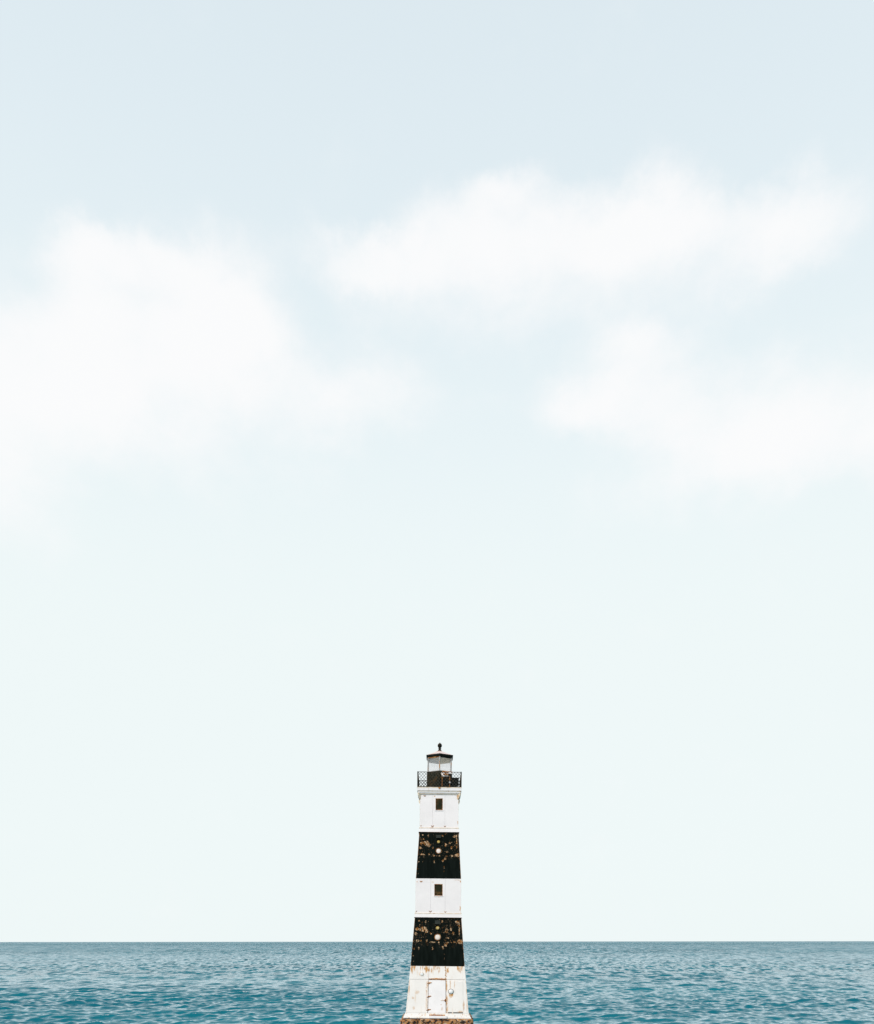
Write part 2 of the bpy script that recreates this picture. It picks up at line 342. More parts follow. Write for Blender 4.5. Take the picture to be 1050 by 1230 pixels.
# ------------------------------------------------------------------ the sea
def build_sea():
    h = ZC
    rs = [0.5]
    while rs[-1] < 66: rs.append(rs[-1]+1.0)
    while rs[-1] < 60000:
        r = rs[-1]; rs.append(r+max(0.22, 0.11*r*r/(F*.832*h)) if r < 3000 else r*1.06)
    rs = np.array(rs); 
    fine = np.linspace(-0.60, 0.60, 1250)
    coarse = np.concatenate([np.linspace(0.60, math.pi, 70)[1:], np.linspace(-math.pi, -0.60, 70)[1:-1]])
    th = np.concatenate([fine, coarse])
    nr, nt = len(rs), len(th)
    dr = np.gradient(rs)
    R_, T_ = np.meshgrid(rs, th, indexing='ij')
    X = (R_*np.sin(T_)).astype(np.float32); Y = (R_*np.cos(T_)).astype(np.float32)
    rng = np.random.default_rng(11)
    dX = np.zeros_like(X); dY = np.zeros_like(X); Z = np.zeros_like(X); Jc = np.zeros_like(X)
    NW = 130
    lam = np.exp(rng.uniform(math.log(0.7), math.log(8), NW))
    # gusts: patches of rougher and calmer water
    gust = np.zeros_like(X)
    for i in range(9):
        L = rng.uniform(25, 120); a = rng.uniform(-.9, .9)+math.pi/2
        gust += np.sin(2*math.pi/L*(X*math.cos(a)*.55+Y*math.sin(a))+rng.uniform(0, 6.28)).astype(np.float32)
    gust = 1.0+0.11*gust
    slope = 0.30/math.sqrt(NW)*1.35
    for L in lam:
        k = 2*math.pi/L
        spread = 0.72 if L < 2.5 else 0.5
        a = -math.pi/2+0.12+rng.normal(0, spread)         # travelling mostly towards the camera
        kx, ky = math.cos(a), math.sin(a)
        amp = slope/k*(1.0 if L < 3 else (3/L)**.7)
        att = np.clip((L/np.maximum(dr, 1e-3)-2.2)/2.5, 0, 1).astype(np.float32)[:, None]
        att = att*np.clip((rs-50)/12, .0, 1).astype(np.float32)[:, None] if L < 6 else att
        attc = np.where(np.abs(T_) > .605, 0.0 if L < 6 else 1.0, 1.0).astype(np.float32)
        ph = k*(kx*X+ky*Y)+rng.uniform(0, 2*math.pi)
        g = gust if L < 6 else 1.0
        A = amp*att*attc*g
        s_ = np.sin(ph); c_ = np.cos(ph)
        Z += A*c_
        dX -= A*kx*s_*.9; dY -= A*ky*s_*.9
        Jc += A*k*c_*.75
    V = np.stack([X+dX, Y+dY, Z], -1).reshape(-1, 3).astype(np.float32)
    i = np.arange(nr-1)[:, None]; j = np.arange(nt)[None, :]; jn = (j+1) % nt
    q = np.stack([i*nt+j+0*i, i*nt+jn, (i+1)*nt+jn, (i+1)*nt+j], -1).reshape(-1, 4)
    q = q[:, ::-1]
    me = bpy.data.meshes.new('sea')
    me.vertices.add(len(V)); me.vertices.foreach_set('co', V.ravel())
    me.loops.add(q.size); me.loops.foreach_set('vertex_index', q.ravel().astype(np.int32))
    me.polygons.add(len(q)); me.polygons.foreach_set('loop_start', np.arange(0, q.size, 4, dtype=np.int32))
    me.polygons.foreach_set('use_smooth', np.ones(len(q), bool))
    me.update(calc_edges=True)
    thr = np.percentile(Jc[60:420, :1250], [99.75, 99.985])
    fo = np.clip((Jc-thr[0])/(thr[1]-thr[0]), 0, 1)
    at = me.attributes.new('crest', 'FLOAT', 'POINT'); at.data.foreach_set('value', fo.ravel().astype(np.float32))
    m, t, b = new_mat('sea_water')
    geo = t.n.new('ShaderNodeNewGeometry'); pos = geo.outputs['Position']
    att = t.n.new('ShaderNodeAttribute'); att.attribute_name = 'crest'
    flat = t.vmath('MULTIPLY', pos, (1, 1, 0))
    off = t.sep(pos)[1]                                       # metres offshore
    n3 = t.noise(t.vmath('MULTIPLY', flat, (.35, 1, 1)), .022, 4, .6)
    col = t.mix(t.ramp(n3, .35, .65), (0.0006, 0.106, 0.148), (0.0012, 0.140, 0.184))
    foam = t.math('MULTIPLY', t.ramp(att.outputs['Fac'], .1, .8), t.ramp(t.noise(pos, 5, 4), .40, .6))
    def slopes(sc, amp, w):
        c_ = t.vmath('SUBTRACT', t.noise(t.vmath('MULTIPLY', flat, (*sc, 1)), 1.0, 2, .5, True), (.5, .5, .5))
        c_ = t.vmath('MULTIPLY', c_, (amp*.4, amp, 0))
        return t.vmath('MULTIPLY', c_, t.comb(w, w, w)) if w is not None else c_
    p1 = slopes((1.6, 1.3), .45, t.ramp(off, 320, 120, .0, 1))
    p2 = slopes((.42, .11), 2.4, t.math('MULTIPLY', t.ramp(off, 110, 260), t.ramp(off, 1000, 500)))
    p3 = slopes((.32, .018), 3.8, t.math('MULTIPLY', t.ramp(off, 300, 700), t.ramp(off, 6000, 2000)))
    p4 = slopes((.14, .003), 3.8, t.ramp(off, 900, 2500))
    nv = t.vmath('ADD', t.vmath('ADD', geo.outputs['Normal'], p1), t.vmath('ADD', p2, t.vmath('ADD', p3, p4)))
    nv = t.vmath('NORMALIZE', nv)
    # water body below, mirror of the sky above, weighted by a steep Fresnel curve
    t.n.remove(b)
    body = t.n.new('ShaderNodeBsdfDiffuse'); t.put(body.inputs['Color'], t.mix(foam, col, (.8, .8, .8))); t.l.new(nv, body.inputs['Normal'])
    gls = t.n.new('ShaderNodeBsdfGlossy'); gls.inputs['Color'].default_value = (.82, .91, .96, 1); t.l.new(nv, gls.inputs['Normal'])
    t.put(gls.inputs['Roughness'], t.ramp(off, 90, 420, .05, .22, False))
    lw = t.n.new('ShaderNodeLayerWeight'); lw.inputs['Blend'].default_value = .5; t.l.new(nv, lw.inputs['Normal'])
    fres = t.math('MINIMUM', t.math('ADD', t.math('MULTIPLY', t.math('POWER', lw.outputs['Facing'], 8.0), 1.7), .012), .80)
    fres = t.math('MULTIPLY', fres, t.math('SUBTRACT', 1.0, foam))
    ms = t.n.new('ShaderNodeMixShader'); t.put(ms.inputs[0], fres); t.l.new(body.outputs[0], ms.inputs[1]); t.l.new(gls.outputs[0], ms.inputs[2])
    t.l.new(ms.outputs[0], t.n['Material Output'].inputs['Surface'])
    me.materials.append(m)
    o = link(bpy.data.objects.new('sea', me))
    return tag(o, 'choppy teal sea running to the horizon', kind='structure')
build_sea()

# ------------------------------------------------------------------ plinth
def build_plinth():
    bm = bmesh.new(); hw = 44.0*D/(F+44)
    ztop, zbot = Z0-0.012, -3.0
    n = 46; rad = .22
    prof = [(0.0, 0), (hw*.5, 0), (hw-.30, 0), (hw-.10, -.012), (hw-.03, -.05), (hw, -.13)]
    zs = [-.22, -.34, -.48, -.64, -.85, -1.1, -1.5, -2.1, -3, ztop-zbot and -(ztop-zbot)]
    prof += [(hw+.015*i, z) for i, z in enumerate(zs)]
    rings = []
    N = 4*n
    def sq(t, r):
        # rounded square of half width r, t in [0,1)
        s_ = int(t*4); u = (t*4-s_)*2-1
        p = Vector((u*r, -r, 0))
        cr = min(rad, r*.4)
        cx = max(-r+cr, min(r-cr, p.x)); d = Vector((p.x-cx, -cr, 0))
        if abs(p.x) > r-cr:
            d = d.normalized()*cr
        p = Vector((cx, -r+cr, 0))+d
        return Matrix.Rotation(s_*math.pi/2, 3, 'Z') @ p
    for (r, z) in prof[1:]:
        ring = []
        for i in range(N):
            p = sq(i/N, r); p.z = ztop+z
            if r > hw-.2:
                q = mnoise.fractal(p*2.4, .9, 2.0, 5)*.075+mnoise.fractal(p*8, .9, 2.0, 3)*.03
                nrm = Vector((p.x, p.y, 0)).normalized()
                p += nrm*(q-.01); 
                if z < 0: p.z += mnoise.noise(p*5)*.03
            ring.append(bm.verts.new(p))
        rings.append(ring)
    for a, b_ in zip(rings, rings[1:]):
        for i in range(N): bm.faces.new((a[i], a[(i+1) % N], b_[(i+1) % N], b_[i]))
    bm.faces.new(rings[0]); bm.faces.new(rings[-1])
    o = bm_obj('concrete_plinth', bm, M['concrete'])
    for v in o.data.vertices: v.co.z -= ztop
    o.location = ((XB-525)*PX, D, ztop)
    tag(o, 'rough rust-brown weathered concrete plinth under the lighthouse', 'plinth')
build_plinth()

# ------------------------------------------------------------------ lighthouse
LH = bpy.data.objects.new('lighthouse', None); link(LH)
LH.location = ((XB-525)*PX, D, Z0); LH.rotation_euler = (0, LEAN, 0)
tag(LH, 'tall square lighthouse with weathered black and white bands in the sea', 'lighthouse')
TH = 0.06     # plate thickness

def frustum(name, h0, z0, h1, z1, mat, parent):
    v = [(sx*h1, sy*h1, z1) for sx, sy in ((-1,-1),(1,-1),(1,1),(-1,1))]+[(sx*h0, sy*h0, z0) for sx, sy in ((-1,-1),(1,-1),(1,1),(-1,1))]
    return mesh_obj(name, v, [(0,1,2,3), (4,5,6,7), (0,1,5,4), (1,2,6,5), (2,3,7,6), (3,0,4,7)], mat, parent)
def prism(name, front, thick, mat, parent, hole=None, dirv=Vector((0, 1, 0))):
    """plate with an outline on the face plane and a given thickness inwards; hole = second outline of as many points"""
    n = len(front); inn = .006
    c_ = sum(front, Vector())/n
    f2 = [p+(c_-p).normalized()*inn*1.4+Vector((0, -inn, 0)) for p in front]
    back = [p+dirv*thick for p in front]
    v = f2+front+back
    faces = []
    for i in range(n):
        k = (i+1) % n
        faces += [(i, k, n+k, n+i), (n+i, n+k, 2*n+k, 2*n+i)]
    if hole is None:
        faces += [tuple(range(n)), tuple(range(3*n-1, 2*n-1, -1))]
    else:
        hb = [p+dirv*thick for p in hole]; hf = [p+Vector((0, -inn, 0)) for p in hole]
        v = v+hf+hb
        for i in range(n):
            k = (i+1) % n
            faces += [(i, k, 3*n+k, 3*n+i), (2*n+i, 2*n+k, 4*n+k, 4*n+i), (3*n+i, 3*n+k, 4*n+k, 4*n+i)]
    return mesh_obj(name, v, faces, mat, parent)
def quad_on(sec, xl, xr, yt, yb, out=0.0): return [P(sec, xl, yt, out), P(sec, xr, yt, out), P(sec, xr, yb, out), P(sec, xl, yb, out)]

def section(sec, mat, seams, corner, label, window=None, rows=None):
    """core wall + iron plates on all four sides; seams as fractions of the half width"""
    y0, y1, h0, h1 = SECT[sec]
    o0, o1 = face_out(sec, y0), face_out(sec, y1); z0, z1 = zz(y0, o0), zz(y1, o1)
    core = frustum('wall_section', o1-TH, z1, o0-TH, z0, mat, LH); core['label'] = label
    edges = [-1]+list(seams)+[1]
    rows = rows or [(y0, y1)]
    gx = 0.0018
    for (ya, yb) in rows:
        ga = 0.05
        for i in range(len(edges)-1):
            a, b_ = edges[i], edges[i+1]
            def pt(hx, y, side):
                p = PH(sec, hx, y); 
                if abs(hx) < 1: p.x += side*gx
                else: p.x -= math.copysign(0.012, hx)
                return p
            f = [pt(a, ya+ga, 1), pt(b_, ya+ga, -1), pt(b_, yb-ga, -1), pt(a, yb-ga, 1)]
            hole = None
            if window and i == 1:
                xl, xr, wt, wb = window
                hole = quad_on(sec, xl, xr, wt, wb)
            pl = prism('panel', f, TH-.004, mat, core, hole)
            plain = prism('panel', f, TH-.004, mat, core) if hole else pl
            if hole: plain.rotation_euler = (0, 0, math.pi/2)
            for k in ((2, 3) if hole else (1, 2, 3)): turned(plain, k, core)
    # corner angle irons
    bw = .035
    v = []
    for (o_, z) in ((o0, z0-.003), (o1, z1+.003)):
        for (x, y) in ((0, 0), (bw, 0), (bw, .004), (.004, .004), (.004, bw), (0, bw)):
            v.append((-(o_+.005)+x, -(o_+.005)+y, z))
    ci = mesh_obj('corner_iron', v, [tuple(range(6)), tuple(range(6, 12))]+[(i, (i+1) % 6, 6+(i+1) % 6, 6+i) for i in range(6)], corner, core)
    for k in (1, 2, 3): turned(ci, k, core)
    return core
S3 = (-.335, .30)
w_top = (523.4, 532.0, 959.0, 973.2); w_mid = (521.8, 531.8, 1061.9, 1076.1)
sec_wt = section('white_top', M['white_top'], S3, M['corner_white'], 'upper white painted iron band', w_top)
sec_bt = section('black_top', M['black_top'], S3, M['corner_black'], 'upper black iron band with flaking paint')
sec_wm = section('white_mid', M['white_mid'], S3, M['corner_white'], 'middle white painted iron band', w_mid)
sec_bl = section('black_low', M['black_low'], S3, M['corner_black'], 'lower black iron band with flaking paint')

# base: upper course of three plates, lower course with the door in the middle of the front
y0, y1, h0, h1 = SECT['white_base']
core = frustum('wall_section', face_out('white_base', y1)-TH, zz(y1, face_out('white_base', y1)), face_out('white_base', y0)-TH, zz(y0, face_out('white_base', y0)), M['white_base'], LH)
core['label'] = 'white rust-streaked base of the tower'
YS = 1176.6
def base_panel(a, b_, ya, yb, front_only=False):
    def pt(hx, y, side):
        p = PH('white_base', hx, y)
        p.x += side*.005 if abs(hx) < 1 else -math.copysign(.012, hx)
        return p
    pl = prism('panel', [pt(a, ya+.18, 1), pt(b_, ya+.18, -1), pt(b_, yb-.1, -1), pt(a, yb-.1, 1)], TH-.004, M['white_base'], core)
    if not front_only:
        for k in (1, 2, 3): turned(pl, k, core)
    return pl
def hfrac(x, y): return xx(x, y, face_out('white_base', y))/face_out('white_base', y)
sa, sb = hfrac(514.9, 1176), hfrac(535.5, 1176)
for a, b_ in ((-1, sa), (sa, sb), (sb, 1)): base_panel(a, b_, y0, YS)
base_panel(-1, sa, YS, y1); base_panel(sb, 1, YS, y1)
mid = base_panel(sa, sb, YS, y1, True); mid.rotation_euler = (0, 0, math.pi/2)
for k in (2, 3): turned(mid, k, core)
v = []
for (y, dz) in ((y0, -.003), (y1, .003)):
    o_ = face_out('white_base', y)
    for (x, yy) in ((0, 0), (.035, 0), (.035, .004), (.004, .004), (.004, .035), (0, .035)): v.append((-(o_+.005)+x, -(o_+.005)+yy, zz(y, o_)+dz))
ci = mesh_obj('corner_iron', v, [tuple(range(6)), tuple(range(6, 12))]+[(i, (i+1) % 6, 6+(i+1) % 6, 6+i) for i in range(6)], M['corner_white'], core)
for k in (1, 2, 3): turned(ci, k, core)

# ledges between the bands
def ledge(sec, label):
    y0, y1, h0, h1 = SECT[sec]
    a, b_ = hw_m(h0), hw_m(h1)
    za, zb = zz(y0, a), zz(y1, b_)
    o = frustum('ledge', b_, zb, a, za, M['ledge'], LH); o['label'] = label
    bm = bmesh.new(); s_ = a+.012
    for (x0, x1, q0, q1) in ((-s_, s_, -s_, -s_+.03), (-s_, s_, s_-.03, s_), (-s_, -s_+.03, -s_+.03, s_-.03), (s_-.03, s_, -s_+.03, s_-.03)):
        bx(bm, x0, x1, q0, q1, za-.018, za+.016)
    bm_obj('rust_seam', bm, M['trim'], o)
    bm = bmesh.new(); s_ = b_+.010
    for (x0, x1, q0, q1) in ((-s_, s_, -s_, -s_+.05), (-s_, s_, s_-.05, s_), (-s_, -s_+.05, -s_+.05, s_-.05), (s_-.05, s_, -s_+.05, s_-.05)):
        bx(bm, x0, x1, q0, q1, zb-.012, zb+.022)
    bm_obj('drip_edge', bm, M['black_iron'], o)
    # bolts with rust runs on the lower edge of the plates above
    return o
lt = ledge('ledge_top', 'white ledge under the upper white band'); lm = ledge('ledge_mid', 'white ledge under the middle white band')
for (sec, pts) in (('white_top', ((519.6, 992.6, 1), (534.5, 992.8, .7), (505.8, 992.4, .5), (510.5, 956.3, .8))), ('white_mid', ((517, 1095, 1), (535, 1095.4, .7), (500.2, 1095, .5), (506, 1059.2, .8)))):
    for (x, y, s_) in pts:
        p = P(sec, x, y); bm = bmesh.new()
        bar(bm, p+Vector((-.07*s_, -.012, .035)), p+Vector((0, -.012, -.03)), .016*s_, 6); bar(bm, p+Vector((.07*s_, -.012, .035)), p+Vector((0, -.012, -.03)), .016*s_, 6)
        bm_obj('rusty_clip', bm, M['rust'], sec_wt if sec == 'white_top' else sec_wm)

# foot flange
o1 = hw_m(37.7)
zt = zz(1217.0, o1)
bm = bmesh.new()
prof = [(o1+.004, zt), (o1+.02, zt-.04), (o1+.035, zt-.08), (o1+.075, zt-.16), (o1+.12, zt-.205), (o1+.125, .0)]
rings = [[bm.verts.new((sx*r, sy*r, z)) for sx, sy in ((-1,-1),(1,-1),(1,1),(-1,1))] for r, z in prof]
for a, b_ in zip(rings, rings[1:]):
    for i in range(4): bm.faces.new((a[i], a[(i+1) % 4], b_[(i+1) % 4], b_[i]))
bm.faces.new(rings[0]); bm.faces.new(rings[-1])
flange = bm_obj('foot_flange', bm, M['flange'], LH)

# windows
def window(sec, w, label):
    xl, xr, yt, yb = w
    o_ = face_out(sec, (yt+yb)/2)
    x0, x1 = xx(xl, yt, o_), xx(xr, yt, o_); z1, z0 = zz(yt, o_), zz(yb, o_)
    bm = bmesh.new(); fw = .028
    for (a, b_, c0, c1) in ((x0+.002, x1-.002, z1-fw, z1-.002), (x0+.002, x1-.002, z0+.002, z0+fw), (x0+.002, x0+fw, z0+fw, z1-fw), (x1-fw, x1-.002, z0+fw, z1-fw)):
        bx(bm, a, b_, -(o_-.004), -(o_-.05), c0, c1)
    wo = bm_obj('window', bm, M['rust'], LH); wo['label'] = label
    bm = bmesh.new(); bx(bm, x0+fw, x1-fw, -(o_-.042), -(o_-.05), z0+fw, z1-fw)
    bm_obj('pane', bm, M['window'], wo)
    bm = bmesh.new(); bx(bm, x0-.03, x1+.03, -(o_+.035), -(o_+.007), z0-.035, z0-.003)
    bm_obj('sill', bm, M['ledge'], wo)
window('white_top', w_top, 'upper small grimy window'); window('white_mid', w_mid, 'lower small grimy window')

# lamp, vent hood and porthole on each black band
def porthole(sec, dyy, x, f, label):
    def loc(y): return P(sec, x, dyy(y))
    p = loc(1022.2); r = .135*f
    bm = bmesh.new(); lathe(bm, [(r*.92, p.y+.02), (r*.92, p.y-.008), (r*.80, p.y-.020), (r*.4, p.y-.030), (.01, p.y-.032)], p.x, p.z, 24, 'y')
    gl_ = bm_obj('porthole', bm, M['lamp_glass'], LH, True); gl_['label'] = label
    bm = bmesh.new(); lathe(bm, [(r*.93, p.y+.02), (r*1.10, p.y+.02), (r*1.10, p.y-.035), (r*.98, p.y-.045), (r*.93, p.y-.035)], p.x, p.z, 24, 'y')
    bm.faces.ensure_lookup_table(); bm.faces.remove(bm.faces[-1]); bm.faces.ensure_lookup_table(); bm.faces.remove(bm.faces[-1])
    bm_obj('rim', bm, M['rust'], gl_)
    p = loc(1011.6); r = .078*f
    bm = bmesh.new(); lathe(bm, [(r*.7, p.y+.02), (r*.7, p.y-.04), (r, p.y-.06), (r, p.y-.13), (r*.8, p.y-.15), (r*.3, p.y-.155)], p.x, p.z, 18, 'y')
    l_ = bm_obj('brass_lamp', bm, M['brass'], LH, False)
    p = loc(1005.0); w = .12*f; hh = .085*f
    vs = [(p.x-w, p.y+.02, p.z+hh), (p.x+w, p.y+.02, p.z+hh), (p.x+w, p.y-.02, p.z+hh), (p.x-w, p.y-.02, p.z+hh),
          (p.x-w, p.y+.02, p.z-hh), (p.x+w, p.y+.02, p.z-hh), (p.x+w, p.y-.17, p.z-hh), (p.x-w, p.y-.17, p.z-hh)]
    mesh_obj('lamp_hood', vs, [(0,1,2,3), (4,5,6,7), (0,1,5,4), (1,2,6,5), (2,3,7,6), (3,0,4,7)], M['hood'], LH)
porthole('black_top', lambda y: y, 526.9, 1.0, 'round frosted porthole on the upper black band')
porthole('black_low', lambda y: 1102.5+(y-999.9)*58.0/55.5, 525.7, 1.16, 'round frosted porthole on the lower black band')

# door
d = [P('white_base', 515.5, 1177.4, -.03), P('white_base', 535.0, 1177.4, -.03), P('white_base', 534.6, 1216.6, -.03), P('white_base', 515.1, 1216.6, -.03)]
# leaf carries on below the wall plates, down to the step
def on_ext(x, y, out): 
    o_ = face_out('white_base', y); return Vector((xx(x, y, o_), -(o_+out), zz(y, o_)))
leaf = [on_ext(515.25, 1177.3, .008), on_ext(535.1, 1177.3, .008), on_ext(535.3, 1216.9, .012), on_ext(514.2, 1216.9, .012)]
door = prism('door', leaf, TH+.002, M['door'], LH)
door['label'] = 'narrow white iron door with rusty strap hinges'
for (xa, ya) in ((515.2, 1180.7), (514.6, 1197.0), (514.2, 1212.8)):
    bm = bmesh.new()
    p0 = on_ext(xa-2.2, ya+.9, .02); p1 = on_ext(xa+.3, ya+.5, .025); p2 = on_ext(xa+3.0, ya-.3, .025)
    bar(bm, p0, p1, .018, 6); bar(bm, p1+Vector((0, 0, .05)), p1-Vector((0, 0, .03)), .026, 8); bar(bm, p1, p2, .02, 6)
    bm_obj('hinge', bm, M['rust'], door)
p = on_ext(534.9, 1201.6, .03); bm = bmesh.new()
bx(bm, p.x-.03, p.x+.03, p.y-.02, p.y+.03, p.z-.07, p.z+.07, .008); bar(bm, p+Vector((0, -.02, 0)), p+Vector((-.10, -.03, 0)), .012)
bm_obj('latch', bm, M['rust'], door)
p = on_ext(530.5, 1201.6, .014); bm = bmesh.new(); bar(bm, p+Vector((-.05, -.01, 0)), p+Vector((.05, -.01, 0)), .014); bm_obj('pull_handle', bm, M['trim'], door)
# dark rusty gap and white step under the door
zst = zt-.06; os_ = o1+.035
bm = bmesh.new(); bx(bm, xx(515.6, 1219, o1), xx(534.4, 1219, o1), -(os_+.035), -o1+.05, zst-.065, zst-.012)
bm_obj('threshold', bm, M['rust'], door)
bm = bmesh.new(); bx(bm, xx(515.2, 1221, o1), xx(536.6, 1221, o1), -(os_+.16), -o1+.05, .006, zst-.07, .01)
bm_obj('door_step', bm, M['ledge'], LH)
# drip strip above the door
bm = bmesh.new(); pa = on_ext(514.9, 1176.2, 0); pb = on_ext(535.4, 1176.6, 0)
bx(bm, pa.x, pb.x, pa.y-.03, pa.y+.03, pa.z-.022, pa.z+.022); bm_obj('drip_strip', bm, M['rust'], door)

# hatch plate right of the door, with the dark slot under it
hp = [on_ext(538.0, 1178.2, .016), on_ext(555.8, 1178.2, .016), on_ext(556.4, 1215.6, .016), on_ext(538.0, 1215.6, .016)]
hatch = prism('hatch_plate', hp, .02, M['white_base'], LH)
for (xa, xb) in ((537.9, 542.6), (544.2, 556.0)):
    bm = bmesh.new(); pa = on_ext(xa, 1216.5, .0); pb = on_ext(xb, 1216.5, .0)
    bx(bm, pa.x, pb.x, pa.y-.012, pa.y+.02, pa.z-.022, pa.z+.022); bm_obj('slot', bm, M['black_iron'], hatch)
# round wall lamp right of the door and small round port at upper left
def round_port(x, y, r, prot, glass, rim, label):
    p = on_ext(x, y, .02); bm = bmesh.new()
    lathe(bm, [(r, p.y+.05), (r, p.y-prot*.5), (r*.86, p.y-prot*.8), (r*.5, p.y-prot), (.01, p.y-prot*1.05)], p.x, p.z, 22, 'y')
    o_ = bm_obj('wall_lamp', bm, glass, LH, True); o_['label'] = label
    bm = bmesh.new(); lathe(bm, [(r*1.02, p.y+.05), (r*1.16, p.y+.05), (r*1.16, p.y-.02), (r*1.02, p.y-.02)], p.x, p.z, 22, 'y')
    bm.faces.ensure_lookup_table(); bm.faces.remove(bm.faces[-1]); bm.faces.ensure_lookup_table(); bm.faces.remove(bm.faces[-1])
    bm_obj('rim', bm, rim, o_)
    return o_
round_port(541.6, 1190.9, .118, .09, M['white_glass'], M['black_iron'], 'round white lamp right of the door')
round_port(506.6, 1170.2, .085, .03, M['white_glass'], M['trim'], 'small round port above and left of the door')

# gallery deck with stepped cornice and corner brackets
gy = hw_m(26.8); gz1 = zz(945.7, gy); gz0 = zz(949.6, gy)
deck = frustum('gallery_deck', gy-.01, gz0, gy, gz1, M['ledge'], LH)
s2 = hw_m(25.6); zq = zz(952.2, s2)
frustum('cornice_step', s2-.004, zq, s2, gz0-.003, M['ledge'], deck); frustum('cornice_step', hw_m(24.3)-.004, zz(953.8, s2), hw_m(24.3), zq-.003, M['ledge'], deck)
def ring_trim(s_, z0_, z1_, w, name):
    bm = bmesh.new()
    for (x0, x1, q0, q1) in ((-s_, s_, -s_, -s_+w), (-s_, s_, s_-w, s_), (-s_, -s_+w, -s_+w, s_-w), (s_-w, s_, -s_+w, s_-w)): bx(bm, x0, x1, q0, q1, z0_, z1_)
    return bm_obj(name, bm, M['trim'], deck)
ring_trim(gy+.006, gz1-.03, gz1+.008, .04, 'edge_trim'); ring_trim(s2+.012, gz0-.04, gz0-.004, .05, 'edge_trim'); ring_trim(hw_m(24.3)+.006, zz(953.8, s2), zz(953.8, s2)+.03, .05, 'edge_trim')
a = hw_m(25.6); b_ = hw_m(23.1)+.004; zc0 = zq-.004; zc1 = zz(959.8, a); w = .05
v = []
for s_ in (-1, 1):
    off = Vector((1, -1, 0)).normalized()*w*s_*.7
    for q in ((-a, -a, zc0), (-a+.015, -a+.015, zc0-.12), (-b_, -b_, zc1), (-b_+.10, -b_+.10, zc1), (-b_+.10, -b_+.10, zc0)): v.append(Vector(q)+off)
br = mesh_obj('corner_bracket', v, [(0,1,2,3,4), (5,6,7,8,9)]+[(i, (i+1) % 5, 5+(i+1) % 5, 5+i) for i in range(5)], M['trim'], deck)
for k in (1, 2, 3): turned(br, k, deck)

# railing: corner posts, rails and diamond wire lattice on each side
rz1 = zz(927.2, gy); ry = gy-.035
for k in range(4):
    bm = bmesh.new(); bx(bm, -ry-.03, -ry+.03, -ry-.03, -ry+.03, gz1+.002, rz1+.02, .006)
    p_ = bm_obj('railing_post', bm, M['black_iron'], LH); p_.rotation_euler = (0, 0, k*math.pi/2)
bm = bmesh.new(); bar(bm, (-ry+.032, -ry, rz1), (ry-.032, -ry, rz1), .014, 8)
tr_ = bm_obj('top_rail', bm, M['lattice'], LH)
bm = bmesh.new(); bx(bm, -ry+.032, ry-.032, -ry-.018, -ry+.018, gz1+.002, gz1+.05)
br_ = bm_obj('bottom_rail', bm, M['black_iron'], LH)
bm = bmesh.new(); px_, pz_ = 3.55*PX, 4.0*PX; zl0, zl1 = gz1+.05, rz1
H = zl1-zl0; xs0, xs1 = -ry+.03, ry-.03; run = H*px_/pz_
for s_ in (1, -1):
    x = xs0-run
    while x < xs1+run:
        xa, za, xb, zb = x, zl0, x+run, zl1
        if s_ < 0: xa, xb = xb, xa
        # clip to the bay
        pts = [(xa, za), (xb, zb)]
        def clip(p, q):
            (x1_, z1_), (x2_, z2_) = p, q
            for lim, sg in ((xs0, 1), (xs1, -1)):
                i1, i2 = (x1_-lim)*sg >= 0, (x2_-lim)*sg >= 0
                if not i1 and not i2: return None
                if i1 != i2:
                    t_ = (lim-x1_)/(x2_-x1_); xi, zi = lim, z1_+(z2_-z1_)*t_
                    if i1: x2_, z2_ = xi, zi
                    else: x1_, z1_ = xi, zi
            return (x1_, z1_), (x2_, z2_)
        c_ = clip(*pts)
        if c_ and (abs(c_[0][0]-c_[1][0]) > .02): bar(bm, (c_[0][0], -ry+s_*.006, c_[0][1]), (c_[1][0], -ry+s_*.006, c_[1][1]), .009, 5)
        x += px_
la = bm_obj('lattice', bm, M['lattice'], LH)
for k in (1, 2, 3):
    for o_ in (tr_, br_, la): turned(o_, k, LH)

# lantern: diamond on plan, corner towards the camera
LX = xx(528.3, 920); z_sill = zz(929.2); z_eave0 = zz(912.0); z_eave1 = zz(909.0); z_apex = zz(902.4)
def diam(r):      # hexagon of half breadth r, one corner towards the camera
    q_ = r/math.cos(math.pi/6); return [(LX+q_*math.sin(i*math.pi/3), -q_*math.cos(i*math.pi/3)) for i in range(6)]
def diam_prism(name, prof, mat, parent):
    bm = bmesh.new()
    rings = [[bm.verts.new((x, y, z)) for x, y in diam(r)] for r, z in prof]
    for a, b_ in zip(rings, rings[1:]):
        for i in range(6): bm.faces.new((a[i], a[(i+1) % 6], b_[(i+1) % 6], b_[i]))
    bm.faces.new(rings[0]); bm.faces.new(rings[-1])
    return bm_obj(name, bm, mat, parent)
RB = 15.0*PX; RP = 13.8*PX; RR = 15.7*PX
lb = diam_prism('lantern_base', [(RB, gz1+.002), (RB, z_sill-.03), (RB-.02, z_sill)], M['olive'], LH)
diam_prism('lantern_bounce_slab', [(RB-.10, z_sill+.0005), (RB-.10, z_sill+.012)], M['pale'], lb)  # unseen pale slab, added to bounce sunlight up onto the lining boards
roof = diam_prism('lantern_roof', [(RR+.005, z_eave1), (RR*.52, z_eave1+(z_apex-z_eave1)*.50), (.10, z_apex)], M['roof'], LH)
bm = bmesh.new()
rings = [[bm.verts.new((x, y, z)) for x, y in diam(r)] for r, z in ((RR-.03, z_eave0), (RR, z_eave0+.04), (RR+.012, z_eave1-.002), (RP-.02, z_eave1-.002), (RP-.02, z_eave0))]
